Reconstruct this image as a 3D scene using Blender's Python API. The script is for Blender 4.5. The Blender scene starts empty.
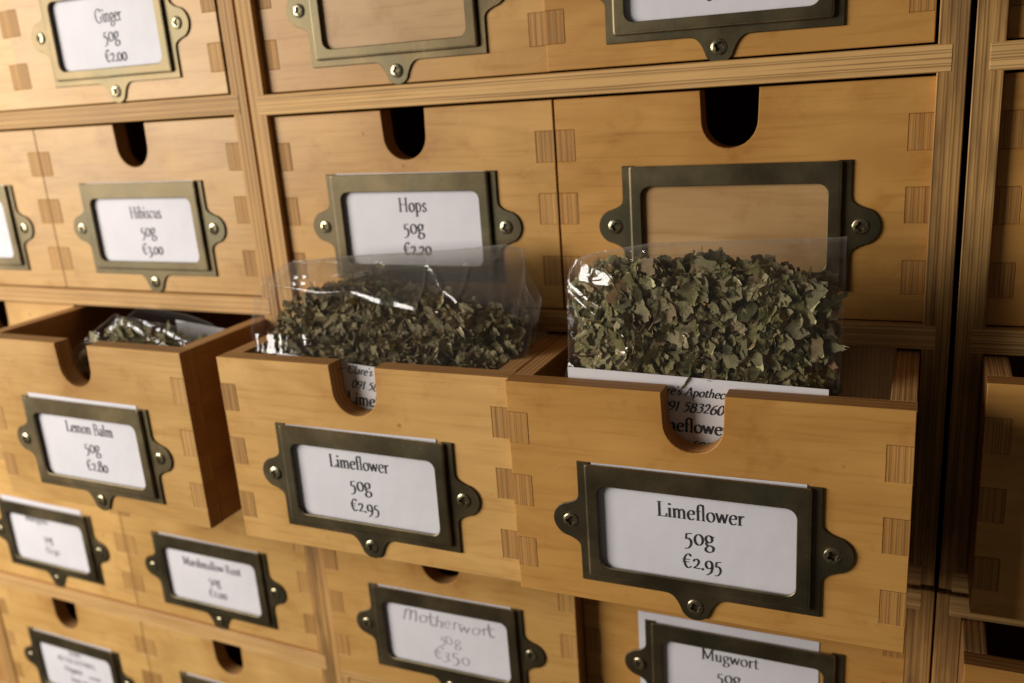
import bpy, bmesh, math, random
from mathutils import Vector, Matrix, Euler, noise

# ------------------------------------------------------------------ camera, world, light
sc = bpy.context.scene
COL = sc.collection
S = 0.01                                   # everything below is written in centimetres
rad = math.radians

def cam_axes(yaw, pitch, roll):
    f = Vector((math.sin(yaw) * math.cos(pitch), math.cos(yaw) * math.cos(pitch), math.sin(pitch)))
    r = Vector((math.cos(yaw), -math.sin(yaw), 0)); u = r.cross(f)
    return math.cos(roll) * r + math.sin(roll) * u, -math.sin(roll) * r + math.cos(roll) * u, f

cam = bpy.data.cameras.new('camera'); camo = bpy.data.objects.new('camera', cam); COL.objects.link(camo)
r_, u_, f_ = cam_axes(-0.4366, -0.2838, -0.0757)
m = Matrix((r_, u_, -f_)).transposed().to_4x4(); m.translation = Vector((30.8776, -37.5122, 21.9454)) * S
camo.matrix_world = m
cam.sensor_width = 36.0; cam.lens = 912.28 / 1024 * 36.0
cam.clip_start = 0.01; cam.clip_end = 50
cam.dof.use_dof = True; cam.dof.focus_distance = 0.325; cam.dof.aperture_fstop = 9.5; cam.dof.aperture_blades = 7
sc.camera = camo

w = bpy.data.worlds.new('World'); sc.world = w; w.use_nodes = True
bg = w.node_tree.nodes['Background']; bg.inputs[0].default_value = (1.0, 0.86, 0.72, 1); bg.inputs[1].default_value = 0.05

def area(name, loc, target, sx, sy, power, col):
    l = bpy.data.lights.new(name, 'AREA'); l.shape = 'RECTANGLE'; l.size = sx * S; l.size_y = sy * S
    l.energy = power; l.color = col
    o = bpy.data.objects.new(name, l); COL.objects.link(o); o.location = Vector(loc) * S
    o.rotation_euler = (Vector(target) - Vector(loc)).to_track_quat('-Z', 'Y').to_euler()
    return o
area('window_light', (-79, -69, 33), (2, 0, 4), 60, 62, 17.5, (1.0, 0.95, 0.885))

sc.view_settings.view_transform = 'Standard'; sc.view_settings.look = 'None'
sc.view_settings.gamma = 1; sc.view_settings.exposure = 0.0; sc.view_settings.use_curve_mapping = False
sc.render.engine = 'CYCLES'
sc.cycles.use_denoising = True
sc.cycles.max_bounces = 10; sc.cycles.transparent_max_bounces = 24
sc.cycles.caustics_reflective = False; sc.cycles.caustics_refractive = False

# ------------------------------------------------------------------ materials
def new_mat(name):
    mt = bpy.data.materials.new(name); mt.use_nodes = True
    return mt, mt.node_tree.nodes, mt.node_tree.links, mt.node_tree.nodes['Principled BSDF']
def N(nd, t, **kw):
    n = nd.new(t)
    for k, v in kw.items(): setattr(n, k, v)
    return n
def ramp(nd, stops, interp='LINEAR'):
    n = nd.new('ShaderNodeValToRGB'); n.color_ramp.interpolation = interp
    e = n.color_ramp.elements
    while len(e) < len(stops): e.new(0.5)
    for el, (p, c) in zip(e, stops):
        el.position = p; el.color = (c[0], c[1], c[2], 1) if len(c) == 3 else c
    return n
def math_n(nd, lk, op, a, b=None, clamp=False):
    n = nd.new('ShaderNodeMath'); n.operation = op; n.use_clamp = clamp
    for i, v in enumerate((a, b)):
        if v is None: continue
        if isinstance(v, (int, float)): n.inputs[i].default_value = v
        else: lk.new(v, n.inputs[i])
    return n.outputs[0]
def mix(nd, lk, mode, fac, a, b):
    n = nd.new('ShaderNodeMix'); n.data_type = 'RGBA'; n.blend_type = mode
    for sock, v in ((n.inputs[0], fac), (n.inputs[6], a), (n.inputs[7], b)):
        if isinstance(v, (int, float)): sock.default_value = v
        elif isinstance(v, tuple): sock.default_value = (v[0], v[1], v[2], 1)
        else: lk.new(v, sock)
    return n.outputs[2]

def ramp_out(nd, lk, v, a, b):
    n = N(nd, 'ShaderNodeMapRange'); lk.new(v, n.inputs[0]); n.inputs[1].default_value = a; n.inputs[2].default_value = b
    n.inputs[3].default_value = 1; n.inputs[4].default_value = 0; return n.outputs[0]
def wood(name, layer_axis, grain_axis, light, dark, ply=0.13, edge_dark=(0.30, 0.15, 0.055), edge_light=(0.62, 0.37, 0.15),
         figure=1.0, dirt=0.0, rough=0.40, edge_amt=1.0, grime=False, fibre=0.4):
    """solid birch plywood: thin layers across layer_axis, veneer grain along grain_axis"""
    mt, nd, lk, bs = new_mat(name)
    tc = N(nd, 'ShaderNodeTexCoord'); oi = N(nd, 'ShaderNodeObjectInfo')
    off = math_n(nd, lk, 'MULTIPLY', oi.outputs['Random'], 7.3)
    co = N(nd, 'ShaderNodeVectorMath', operation='ADD'); lk.new(tc.outputs['Object'], co.inputs[0])
    cmb = N(nd, 'ShaderNodeCombineXYZ'); lk.new(off, cmb.inputs[0]); lk.new(off, cmb.inputs[1]); lk.new(off, cmb.inputs[2])
    lk.new(cmb.outputs[0], co.inputs[1])
    # stretch along the grain
    sc_ = [100.0, 100.0, 100.0]; sc_[grain_axis] = 22.0
    mp = N(nd, 'ShaderNodeVectorMath', operation='MULTIPLY'); lk.new(co.outputs[0], mp.inputs[0]); mp.inputs[1].default_value = sc_
    n1 = N(nd, 'ShaderNodeTexNoise'); lk.new(mp.outputs[0], n1.inputs[0]); n1.inputs['Scale'].default_value = 0.42
    n1.inputs['Detail'].default_value = 5; n1.inputs['Roughness'].default_value = 0.55; n1.inputs['Distortion'].default_value = 1.6
    r1 = ramp(nd, [(0.34, dark), (0.5, tuple((a + b) / 2 for a, b in zip(light, dark))), (0.66, light)]); lk.new(n1.outputs[0], r1.inputs[0])
    # cathedral rings
    wv = N(nd, 'ShaderNodeTexNoise'); lk.new(mp.outputs[0], wv.inputs[0]); wv.inputs['Scale'].default_value = 0.11; wv.inputs['Detail'].default_value = 1.5
    ring = math_n(nd, lk, 'FRACT', math_n(nd, lk, 'MULTIPLY', wv.outputs[0], 9.0))
    ringr = ramp(nd, [(0.0, (0.80, 0.74, 0.66)), (0.12, (1, 1, 1)), (0.85, (1, 1, 1)), (1.0, (0.84, 0.78, 0.70))]); lk.new(ring, ringr.inputs[0])
    c = mix(nd, lk, 'MULTIPLY', 0.42 * figure, r1.outputs[0], ringr.outputs[0])
    # fine pores and fibres
    sc2 = [100.0, 100.0, 100.0]; sc2[grain_axis] = 5.0
    mp2 = N(nd, 'ShaderNodeVectorMath', operation='MULTIPLY'); lk.new(co.outputs[0], mp2.inputs[0]); mp2.inputs[1].default_value = sc2
    n2 = N(nd, 'ShaderNodeTexNoise'); lk.new(mp2.outputs[0], n2.inputs[0]); n2.inputs['Scale'].default_value = 5.5; n2.inputs['Detail'].default_value = 3
    r2 = ramp(nd, [(0.30, (0.74, 0.66, 0.56)), (0.46, (1, 1, 1)), (1, (1, 1, 1))]); lk.new(n2.outputs[0], r2.inputs[0])
    c = mix(nd, lk, 'MULTIPLY', 0.45, c, r2.outputs[0])
    # blotches, slow colour drift and a few dents
    n3 = N(nd, 'ShaderNodeTexNoise'); lk.new(co.outputs[0], n3.inputs[0]); n3.inputs['Scale'].default_value = 26; n3.inputs['Detail'].default_value = 3
    r3 = ramp(nd, [(0.3, (0.86, 0.80, 0.72)), (0.7, (1.06, 1.03, 1.0))]); lk.new(n3.outputs[0], r3.inputs[0])
    c = mix(nd, lk, 'MULTIPLY', 0.7, c, r3.outputs[0])
    n4 = N(nd, 'ShaderNodeTexVoronoi'); lk.new(co.outputs[0], n4.inputs[0]); n4.inputs['Scale'].default_value = 34
    spot = ramp(nd, [(0.018, (0.38, 0.22, 0.11)), (0.045, (1, 1, 1))]); lk.new(n4.outputs[0], spot.inputs[0])
    c = mix(nd, lk, 'MULTIPLY', 0.6, c, spot.outputs[0])
    # ply layers
    sx = N(nd, 'ShaderNodeSeparateXYZ'); lk.new(tc.outputs['Object'], sx.inputs[0])
    a = math_n(nd, lk, 'ABSOLUTE', sx.outputs[layer_axis])
    wob = math_n(nd, lk, 'MULTIPLY', math_n(nd, lk, 'SUBTRACT', n3.outputs[0], 0.5), 0.0006)
    lay = math_n(nd, lk, 'DIVIDE', math_n(nd, lk, 'ADD', a, wob), ply * S * 2)
    lay = math_n(nd, lk, 'ADD', lay, oi.outputs['Random'])
    sl = [8.0, 8.0, 8.0]; sl[layer_axis] = 900.0
    ml = N(nd, 'ShaderNodeVectorMath', operation='MULTIPLY'); lk.new(co.outputs[0], ml.inputs[0]); ml.inputs[1].default_value = sl
    nl = N(nd, 'ShaderNodeTexNoise'); lk.new(ml.outputs[0], nl.inputs[0]); nl.inputs['Scale'].default_value = 0.8; nl.inputs['Detail'].default_value = 2
    lay = math_n(nd, lk, 'ADD', lay, math_n(nd, lk, 'MULTIPLY', nl.outputs[0], 0.55))
    rnl = ramp(nd, [(0.34, (0.70, 0.62, 0.54)), (0.5, (1, 1, 1)), (0.7, (1.12, 1.1, 1.06))]); lk.new(nl.outputs[0], rnl.inputs[0])
    tri = math_n(nd, lk, 'PINGPONG', lay, 0.5)          # 0..0.5
    rl = ramp(nd, [(0.0, edge_light), (0.48, edge_light), (0.60, edge_dark), (0.76, edge_dark), (0.90, edge_light)])
    lk.new(math_n(nd, lk, 'MULTIPLY', tri, 2.0), rl.inputs[0])
    ec = mix(nd, lk, 'MULTIPLY', fibre, rl.outputs[0], r2.outputs[0])
    ec = mix(nd, lk, 'MULTIPLY', 0.8, ec, r3.outputs[0])
    ec = mix(nd, lk, 'MULTIPLY', 0.45, ec, rnl.outputs[0])
    rnd2 = math_n(nd, lk, 'FRACT', math_n(nd, lk, 'MULTIPLY', oi.outputs['Random'], 13.7))
    rte = ramp(nd, [(0, (0.88, 0.86, 0.84)), (0.6, (1, 1, 1)), (1, (1.08, 1.08, 1.08))]); lk.new(rnd2, rte.inputs[0])
    ec = mix(nd, lk, 'MULTIPLY', 1.0, ec, rte.outputs[0])
    # which faces cut across the layers
    geo = N(nd, 'ShaderNodeTexCoord')
    sn = N(nd, 'ShaderNodeSeparateXYZ'); lk.new(geo.outputs['Normal'], sn.inputs[0])
    an = math_n(nd, lk, 'ABSOLUTE', sn.outputs[layer_axis])
    edge = math_n(nd, lk, 'LESS_THAN', an, 0.5)
    edge = math_n(nd, lk, 'MULTIPLY', edge, edge_amt)
    # scuffs and handling grime
    rt = N(nd, 'ShaderNodeVectorRotate', rotation_type='EULER_XYZ'); lk.new(co.outputs[0], rt.inputs[0]); rt.inputs['Rotation'].default_value = (0.3, 0.65, 0.2)
    ms = N(nd, 'ShaderNodeVectorMath', operation='MULTIPLY'); lk.new(rt.outputs[0], ms.inputs[0]); ms.inputs[1].default_value = (55, 400, 1500)
    ns_ = N(nd, 'ShaderNodeTexNoise'); lk.new(ms.outputs[0], ns_.inputs[0]); ns_.inputs['Scale'].default_value = 1.0; ns_.inputs['Detail'].default_value = 1
    rs = ramp(nd, [(0.735, (0, 0, 0)), (0.77, (1, 1, 1))]); lk.new(ns_.outputs[0], rs.inputs[0])
    c = mix(nd, lk, 'MIX', math_n(nd, lk, 'MULTIPLY', rs.outputs[0], 0.35), c, (0.74, 0.52, 0.28))
    ng = N(nd, 'ShaderNodeTexNoise'); lk.new(co.outputs[0], ng.inputs[0]); ng.inputs['Scale'].default_value = 60; ng.inputs['Detail'].default_value = 6; ng.inputs['Roughness'].default_value = 0.65
    rg = ramp(nd, [(0.56, (1, 1, 1)), (0.74, (0.80, 0.70, 0.58))]); lk.new(ng.outputs[0], rg.inputs[0])
    c = mix(nd, lk, 'MULTIPLY', 0.8, c, rg.outputs[0])
    if grime:
        dv = N(nd, 'ShaderNodeVectorMath', operation='DISTANCE'); lk.new(tc.outputs['Object'], dv.inputs[0]); dv.inputs[1].default_value = (0, 0, 0.0835)
        gm = math_n(nd, lk, 'MULTIPLY', ramp_out(nd, lk, dv.outputs['Value'], 0.012, 0.030), math_n(nd, lk, 'MULTIPLY', ng.outputs[0], 0.75))
        c = mix(nd, lk, 'MULTIPLY', gm, c, (0.62, 0.47, 0.33))
    c = mix(nd, lk, 'MIX', edge, c, ec)
    # each board has its own tone
    tone = ramp(nd, [(0, (0.86, 0.83, 0.78)), (0.5, (0.97, 0.96, 0.94)), (1, (1.06, 1.05, 1.05))]); lk.new(oi.outputs['Random'], tone.inputs[0])
    c = mix(nd, lk, 'MULTIPLY', 1.0, c, tone.outputs[0])
    sa = N(nd, 'ShaderNodeAttribute', attribute_name='wood_tone', attribute_type='OBJECT')
    c = mix(nd, lk, 'MULTIPLY', sa.outputs['Fac'], c, (0.90, 0.76, 0.57))
    if dirt:
        sd = N(nd, 'ShaderNodeVectorMath', operation='MULTIPLY'); lk.new(co.outputs[0], sd.inputs[0]); sd.inputs[1].default_value = (130, 90, 22)
        nt = N(nd, 'ShaderNodeTexNoise'); lk.new(sd.outputs[0], nt.inputs[0]); nt.inputs['Scale'].default_value = 1.0; nt.inputs['Detail'].default_value = 6
        rd = ramp(nd, [(0.44, (0, 0, 0)), (0.60, (1, 1, 1))]); lk.new(nt.outputs[0], rd.inputs[0])
        c = mix(nd, lk, 'MIX', math_n(nd, lk, 'MULTIPLY', rd.outputs[0], dirt), c, (0.085, 0.048, 0.022))
    lk.new(c, bs.inputs['Base Color'])
    rr = math_n(nd, lk, 'ADD', math_n(nd, lk, 'MULTIPLY', n3.outputs[0], 0.16), rough - 0.08)
    lk.new(math_n(nd, lk, 'ADD', rr, math_n(nd, lk, 'MULTIPLY', edge, 0.22)), bs.inputs['Roughness'])
    bs.inputs['Specular IOR Level'].default_value = 0.26
    bp = N(nd, 'ShaderNodeBump'); bp.inputs['Strength'].default_value = 0.22; bp.inputs['Distance'].default_value = 0.0004
    hh = math_n(nd, lk, 'ADD', n2.outputs[0], math_n(nd, lk, 'MULTIPLY', math_n(nd, lk, 'MULTIPLY', tri, edge), 1.6))
    lk.new(hh, bp.inputs['Height']); lk.new(bp.outputs[0], bs.inputs['Normal'])
    return mt

LIGHT, DARK = (0.71, 0.445, 0.160), (0.61, 0.365, 0.122)
M = {}
M['front'] = wood('birch_front', 1, 0, LIGHT, DARK, edge_dark=(0.27, 0.145, 0.055), edge_light=(0.46, 0.265, 0.10), grime=True)
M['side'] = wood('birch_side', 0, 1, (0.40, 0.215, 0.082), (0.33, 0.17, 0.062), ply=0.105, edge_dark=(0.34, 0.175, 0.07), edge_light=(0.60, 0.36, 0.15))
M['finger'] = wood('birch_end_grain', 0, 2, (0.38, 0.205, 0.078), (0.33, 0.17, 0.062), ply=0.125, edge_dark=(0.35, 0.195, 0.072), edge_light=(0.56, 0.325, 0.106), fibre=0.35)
M['upright'] = wood('ply_upright', 0, 2, (0.60, 0.35, 0.13), (0.5, 0.28, 0.1), ply=0.15, edge_dark=(0.35, 0.19, 0.070), edge_light=(0.62, 0.375, 0.140), figure=0.4, fibre=0.14)
M['upright_worn'] = wood('ply_upright_worn', 0, 2, (0.60, 0.35, 0.13), (0.5, 0.28, 0.1), ply=0.15, edge_dark=(0.33, 0.175, 0.06), edge_light=(0.56, 0.33, 0.115), figure=0.4, fibre=0.18, dirt=0.5)
M['shelf'] = wood('ply_shelf', 2, 0, (0.60, 0.35, 0.13), (0.5, 0.28, 0.1), ply=0.15, edge_dark=(0.40, 0.235, 0.095), edge_light=(0.70, 0.44, 0.175), figure=0.4)

def brass_mat():
    mt, nd, lk, bs = new_mat('aged_brass')
    tc = N(nd, 'ShaderNodeTexCoord'); oi = N(nd, 'ShaderNodeObjectInfo')
    co = N(nd, 'ShaderNodeVectorMath', operation='ADD'); lk.new(tc.outputs['Object'], co.inputs[0])
    cmb = N(nd, 'ShaderNodeCombineXYZ')
    for i in range(3): lk.new(oi.outputs['Random'], cmb.inputs[i])
    lk.new(cmb.outputs[0], co.inputs[1])
    n1 = N(nd, 'ShaderNodeTexNoise'); lk.new(co.outputs[0], n1.inputs[0]); n1.inputs['Scale'].default_value = 34; n1.inputs['Detail'].default_value = 7; n1.inputs['Roughness'].default_value = 0.62
    r1 = ramp(nd, [(0.32, (0.092, 0.071, 0.039)), (0.5, (0.125, 0.097, 0.053)), (0.66, (0.18, 0.138, 0.075))]); lk.new(n1.outputs[0], r1.inputs[0])
    n2 = N(nd, 'ShaderNodeTexNoise'); lk.new(co.outputs[0], n2.inputs[0]); n2.inputs['Scale'].default_value = 22; n2.inputs['Detail'].default_value = 3
    r2 = ramp(nd, [(0.5, (0, 0, 0)), (0.72, (1, 1, 1))]); lk.new(n2.outputs[0], r2.inputs[0])
    c = mix(nd, lk, 'MIX', math_n(nd, lk, 'MULTIPLY', r2.outputs[0], 0.55), r1.outputs[0], (0.075, 0.088, 0.060))
    rt_ = ramp(nd, [(0, (0.72, 0.74, 0.72)), (0.5, (0.95, 0.93, 0.9)), (1, (1.15, 1.08, 0.98))]); lk.new(oi.outputs['Random'], rt_.inputs[0])
    c = mix(nd, lk, 'MULTIPLY', 1.0, c, rt_.outputs[0])
    wa = N(nd, 'ShaderNodeAttribute', attribute_name='wear')
    rw = ramp(nd, [(0.38, (0, 0, 0)), (0.6, (1, 1, 1))]); lk.new(n1.outputs[0], rw.inputs[0])
    c = mix(nd, lk, 'MIX', math_n(nd, lk, 'MULTIPLY', wa.outputs['Fac'], math_n(nd, lk, 'ADD', math_n(nd, lk, 'MULTIPLY', rw.outputs[0], 0.45), 0.2)), c, (0.42, 0.34, 0.20))
    lk.new(c, bs.inputs['Base Color']); bs.inputs['Metallic'].default_value = 0.88
    lk.new(math_n(nd, lk, 'ADD', math_n(nd, lk, 'MULTIPLY', n1.outputs[0], 0.30), 0.33), bs.inputs['Roughness'])
    n3 = N(nd, 'ShaderNodeTexNoise'); lk.new(co.outputs[0], n3.inputs[0]); n3.inputs['Scale'].default_value = 500; n3.inputs['Detail'].default_value = 2
    bp = N(nd, 'ShaderNodeBump'); bp.inputs['Strength'].default_value = 0.15; bp.inputs['Distance'].default_value = 0.0002
    lk.new(n3.outputs[0], bp.inputs['Height']); lk.new(bp.outputs[0], bs.inputs['Normal'])
    return mt
M['brass'] = brass_mat()
mt, nd, lk, bs = new_mat('screw_steel'); M['screw'] = mt
bs.inputs['Base Color'].default_value = (0.50, 0.43, 0.27, 1); bs.inputs['Metallic'].default_value = 0.95; bs.inputs['Roughness'].default_value = 0.3
nz = N(nd, 'ShaderNodeTexNoise'); nz.inputs['Scale'].default_value = 900; tcx = N(nd, 'ShaderNodeTexCoord'); lk.new(tcx.outputs['Object'], nz.inputs[0])
rz = ramp(nd, [(0.35, (0.20, 0.16, 0.09)), (0.6, (0.55, 0.48, 0.30))]); lk.new(nz.outputs[0], rz.inputs[0]); lk.new(rz.outputs[0], bs.inputs['Base Color'])

def paper_mat(name, col):
    mt, nd, lk, bs = new_mat(name)
    tc = N(nd, 'ShaderNodeTexCoord')
    n1 = N(nd, 'ShaderNodeTexNoise'); lk.new(tc.outputs['Object'], n1.inputs[0]); n1.inputs['Scale'].default_value = 45; n1.inputs['Detail'].default_value = 4
    r1 = ramp(nd, [(0.3, tuple(x * 0.93 for x in col)), (0.65, col)]); lk.new(n1.outputs[0], r1.inputs[0]); lk.new(r1.outputs[0], bs.inputs['Base Color'])
    bs.inputs['Roughness'].default_value = 0.75
    n2 = N(nd, 'ShaderNodeTexNoise'); lk.new(tc.outputs['Object'], n2.inputs[0]); n2.inputs['Scale'].default_value = 70
    bp = N(nd, 'ShaderNodeBump'); bp.inputs['Strength'].default_value = 0.25; bp.inputs['Distance'].default_value = 0.001
    lk.new(n2.outputs[0], bp.inputs['Height']); lk.new(bp.outputs[0], bs.inputs['Normal'])
    return mt
M['paper'] = paper_mat('white_card', (0.78, 0.745, 0.765))
M['kraft'] = wood('thin_veneer_card', 1, 0, (0.62, 0.40, 0.19), (0.54, 0.335, 0.15))
M['sticker'] = paper_mat('white_sticker', (0.74, 0.72, 0.73))
def flat(name, col, rough=0.7):
    mt, nd, lk, bs = new_mat(name)
    tc = N(nd, 'ShaderNodeTexCoord'); n1 = N(nd, 'ShaderNodeTexNoise'); lk.new(tc.outputs['Object'], n1.inputs[0]); n1.inputs['Scale'].default_value = 700
    r1 = ramp(nd, [(0.3, col), (0.75, tuple(min(1, x * 1.5 + 0.012) for x in col))]); lk.new(n1.outputs[0], r1.inputs[0]); lk.new(r1.outputs[0], bs.inputs['Base Color'])
    bs.inputs['Roughness'].default_value = rough
    return mt
M['ink'] = flat('black_ink', (0.012, 0.012, 0.016)); M['grey_ink'] = flat('faded_ink', (0.11, 0.105, 0.12)); M['pencil'] = flat('pencil', (0.30, 0.29, 0.31))

def leaf_mat(name, stops):
    mt, nd, lk, bs = new_mat(name)
    oi = N(nd, 'ShaderNodeObjectInfo'); tc = N(nd, 'ShaderNodeTexCoord')
    at = N(nd, 'ShaderNodeAttribute', attribute_name='tone')
    n1 = N(nd, 'ShaderNodeTexNoise'); lk.new(tc.outputs['Object'], n1.inputs[0]); n1.inputs['Scale'].default_value = 260; n1.inputs['Detail'].default_value = 5
    t = math_n(nd, lk, 'FRACT', math_n(nd, lk, 'ADD', oi.outputs['Random'], at.outputs['Fac']))
    t = math_n(nd, lk, 'ADD', math_n(nd, lk, 'MULTIPLY', t, 0.86), math_n(nd, lk, 'MULTIPLY', n1.outputs[0], 0.16))
    r = ramp(nd, stops); lk.new(t, r.inputs[0])
    geo = N(nd, 'ShaderNodeNewGeometry')
    c = mix(nd, lk, 'MIX', math_n(nd, lk, 'MULTIPLY', geo.outputs['Backfacing'], 0.45), r.outputs[0], (0.50, 0.44, 0.27))
    # veins
    n2 = N(nd, 'ShaderNodeTexVoronoi', feature='DISTANCE_TO_EDGE'); lk.new(tc.outputs['Object'], n2.inputs[0]); n2.inputs['Scale'].default_value = 420
    rv = ramp(nd, [(0.0, (1.35, 1.3, 1.1)), (0.12, (0.95, 0.95, 0.95))]); lk.new(n2.outputs[0], rv.inputs[0])
    c = mix(nd, lk, 'MULTIPLY', 0.5, c, rv.outputs[0])
    lk.new(c, bs.inputs['Base Color']); bs.inputs['Roughness'].default_value = 0.72
    bp = N(nd, 'ShaderNodeBump'); bp.inputs['Strength'].default_value = 0.5; bp.inputs['Distance'].default_value = 0.0006
    lk.new(n1.outputs[0], bp.inputs['Height']); lk.new(bp.outputs[0], bs.inputs['Normal'])
    return mt
M['leaf'] = leaf_mat('dried_leaf', [(0.0, (0.06, 0.056, 0.020)), (0.12, (0.12, 0.112, 0.040)), (0.30, (0.24, 0.218, 0.080)), (0.52, (0.34, 0.302, 0.120)), (0.70, (0.45, 0.39, 0.17)),  # darkest stop paints in the shaded gaps between leaves
                                    (0.82, (0.66, 0.56, 0.33)), (0.92, (0.42, 0.25, 0.11)), (1.0, (0.26, 0.15, 0.06))])
M['leaf_brown'] = leaf_mat('dried_leaf_brown', [(0.0, (0.07, 0.055, 0.025)), (0.14, (0.19, 0.15, 0.068)), (0.34, (0.38, 0.31, 0.145)), (0.55, (0.52, 0.42, 0.21)), (0.75, (0.66, 0.53, 0.31)),
                                    (0.88, (0.24, 0.235, 0.115)), (1.0, (0.27, 0.15, 0.07))])
M['stem'] = flat('dried_stem', (0.17, 0.095, 0.045))

def film_mat():
    mt, nd, lk, bs = new_mat('clear_cellophane'); nd.remove(bs)
    out = nd['Material Output']
    tc = N(nd, 'ShaderNodeTexCoord')
    n1 = N(nd, 'ShaderNodeTexNoise'); lk.new(tc.outputs['Object'], n1.inputs[0]); n1.inputs['Scale'].default_value = 80; n1.inputs['Detail'].default_value = 3; n1.inputs['Distortion'].default_value = 1.0
    bp = N(nd, 'ShaderNodeBump'); bp.inputs['Strength'].default_value = 0.12; bp.inputs['Distance'].default_value = 0.0012; lk.new(n1.outputs[0], bp.inputs['Height'])
    tr = N(nd, 'ShaderNodeBsdfTransparent'); tr.inputs[0].default_value = (0.97, 0.965, 0.95, 1)
    gl = N(nd, 'ShaderNodeBsdfGlossy'); gl.inputs['Roughness'].default_value = 0.085; gl.inputs[0].default_value = (1, 1, 1, 1); lk.new(bp.outputs[0], gl.inputs['Normal'])
    fr = N(nd, 'ShaderNodeFresnel'); fr.inputs[0].default_value = 1.62; lk.new(bp.outputs[0], fr.inputs['Normal'])
    mx = N(nd, 'ShaderNodeMixShader'); lk.new(math_n(nd, lk, 'MINIMUM', math_n(nd, lk, 'MULTIPLY', fr.outputs[0], 1.0), 0.6), mx.inputs[0]); lk.new(tr.outputs[0], mx.inputs[1]); lk.new(gl.outputs[0], mx.inputs[2])
    df = N(nd, 'ShaderNodeBsdfTranslucent'); df.inputs[0].default_value = (0.75, 0.72, 0.66, 1)
    d2 = N(nd, 'ShaderNodeBsdfDiffuse'); d2.inputs[0].default_value = (0.75, 0.72, 0.66, 1)
    dm = N(nd, 'ShaderNodeMixShader'); lk.new(d2.outputs[0], dm.inputs[1]); lk.new(df.outputs[0], dm.inputs[2])
    at = N(nd, 'ShaderNodeAttribute', attribute_name='haze')
    m2 = N(nd, 'ShaderNodeMixShader'); lk.new(at.outputs['Fac'], m2.inputs[0]); lk.new(mx.outputs[0], m2.inputs[1]); lk.new(dm.outputs[0], m2.inputs[2])
    lk.new(m2.outputs[0], out.inputs[0])
    return mt
M['film'] = film_mat()
M['wall'] = flat('wall_shade_tone', (0.03, 0.024, 0.018), 0.9)  # near-black colour stands in for the shade in gaps beside the cabinets

# ------------------------------------------------------------------ mesh helpers (centimetres in, metres out)
def finish(name, bm, mat, smooth=False):
    for v in bm.verts: v.co *= S
    bmesh.ops.recalc_face_normals(bm, faces=bm.faces)
    me = bpy.data.meshes.new(name); bm.to_mesh(me); bm.free()
    me.materials.append(mat)
    if smooth:
        for p in me.polygons: p.use_smooth = True
    return me
def link(name, me, parent=None, loc=(0, 0, 0), rot=(0, 0, 0)):
    o = bpy.data.objects.new(name, me); COL.objects.link(o)
    o.location = Vector(loc) * S; o.rotation_euler = rot
    if parent: o.parent = parent
    return o
def thing(name, label, cat, group=None, loc=(0, 0, 0), rot=(0, 0, 0)):
    o = link(name, None, None, loc, rot); o.empty_display_size = 0.02
    o['label'] = label; o['category'] = cat
    if group: o['group'] = group
    return o
def box_bm(x0, x1, y0, y1, z0, z1, bev=0.035):
    bm = bmesh.new(); bmesh.ops.create_cube(bm, size=1)
    for v in bm.verts: v.co = Vector((x0 if v.co.x < 0 else x1, y0 if v.co.y < 0 else y1, z0 if v.co.z < 0 else z1))
    if bev: bmesh.ops.bevel(bm, geom=bm.edges[:], offset=bev, segments=1, affect='EDGES')
    return bm
CACHE = {}
def cached(key, fn):
    if key not in CACHE: CACHE[key] = fn()
    return CACHE[key]
def board(key, x0, x1, y0, y1, z0, z1, mat, bev=0.035):
    """box about its own centre; returns (mesh, centre)"""
    c = ((x0 + x1) / 2, (y0 + y1) / 2, (z0 + z1) / 2)
    hx, hy, hz = (x1 - x0) / 2, (y1 - y0) / 2, (z1 - z0) / 2
    me = cached((key, round(hx, 3), round(hy, 3), round(hz, 3), mat.name), lambda: finish(key, box_bm(-hx, hx, -hy, hy, -hz, hz, bev), mat))
    return me, c
def extrude_outline(pts, y0, y1, bev=0.0, segs=1):
    """pts in (x, z); solid between y0 (front) and y1"""
    bm = bmesh.new()
    vs = [bm.verts.new((x, y0, z)) for x, z in pts]; f = bm.faces.new(vs)
    r = bmesh.ops.extrude_face_region(bm, geom=[f])
    for v in [g for g in r['geom'] if isinstance(g, bmesh.types.BMVert)]: v.co.y = y1
    bm.normal_update()
    if bev:
        ed = [e for e in bm.edges if all(abs(v.co.y - y0) < 1e-6 for v in e.verts)]
        bmesh.ops.bevel(bm, geom=ed, offset=bev, segments=segs, affect='EDGES', clamp_overlap=True)
    bmesh.ops.triangulate(bm, faces=[g for g in bm.faces if len(g.verts) > 4])
    return bm

# ------------------------------------------------------------------ lettering: broad-nib strokes
def catmull(p, n=7, closed=False):
    q = [Vector(a) for a in p]
    if closed: ext = [q[-1]] + q + [q[0], q[1]]
    else: ext = [2 * q[0] - q[1]] + q + [2 * q[-1] - q[-2]]
    out = []
    for i in range(1, len(ext) - 2):
        for k in range(n):
            t = k / n; a, b, c, d = ext[i - 1:i + 3]
            out.append(0.5 * (2 * b + (c - a) * t + (2 * a - 5 * b + 4 * c - d) * t * t + (3 * b - a - 3 * c + d) * t ** 3))
    out.append(q[0].copy() if closed else q[-1])
    return out
def ell(cx, cy, rx, ry, n=14): return ('o', [(cx + rx * math.sin(2 * math.pi * i / n), cy + ry * math.cos(2 * math.pi * i / n)) for i in range(n)])
def bs_(x, y=0.012, h=0.085): return ('s', [(x - h, y), (x + h, y)])
def ts_(x, y): return ('s', [(x - 0.085, y - 0.045), (x, y - 0.01)])
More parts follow.
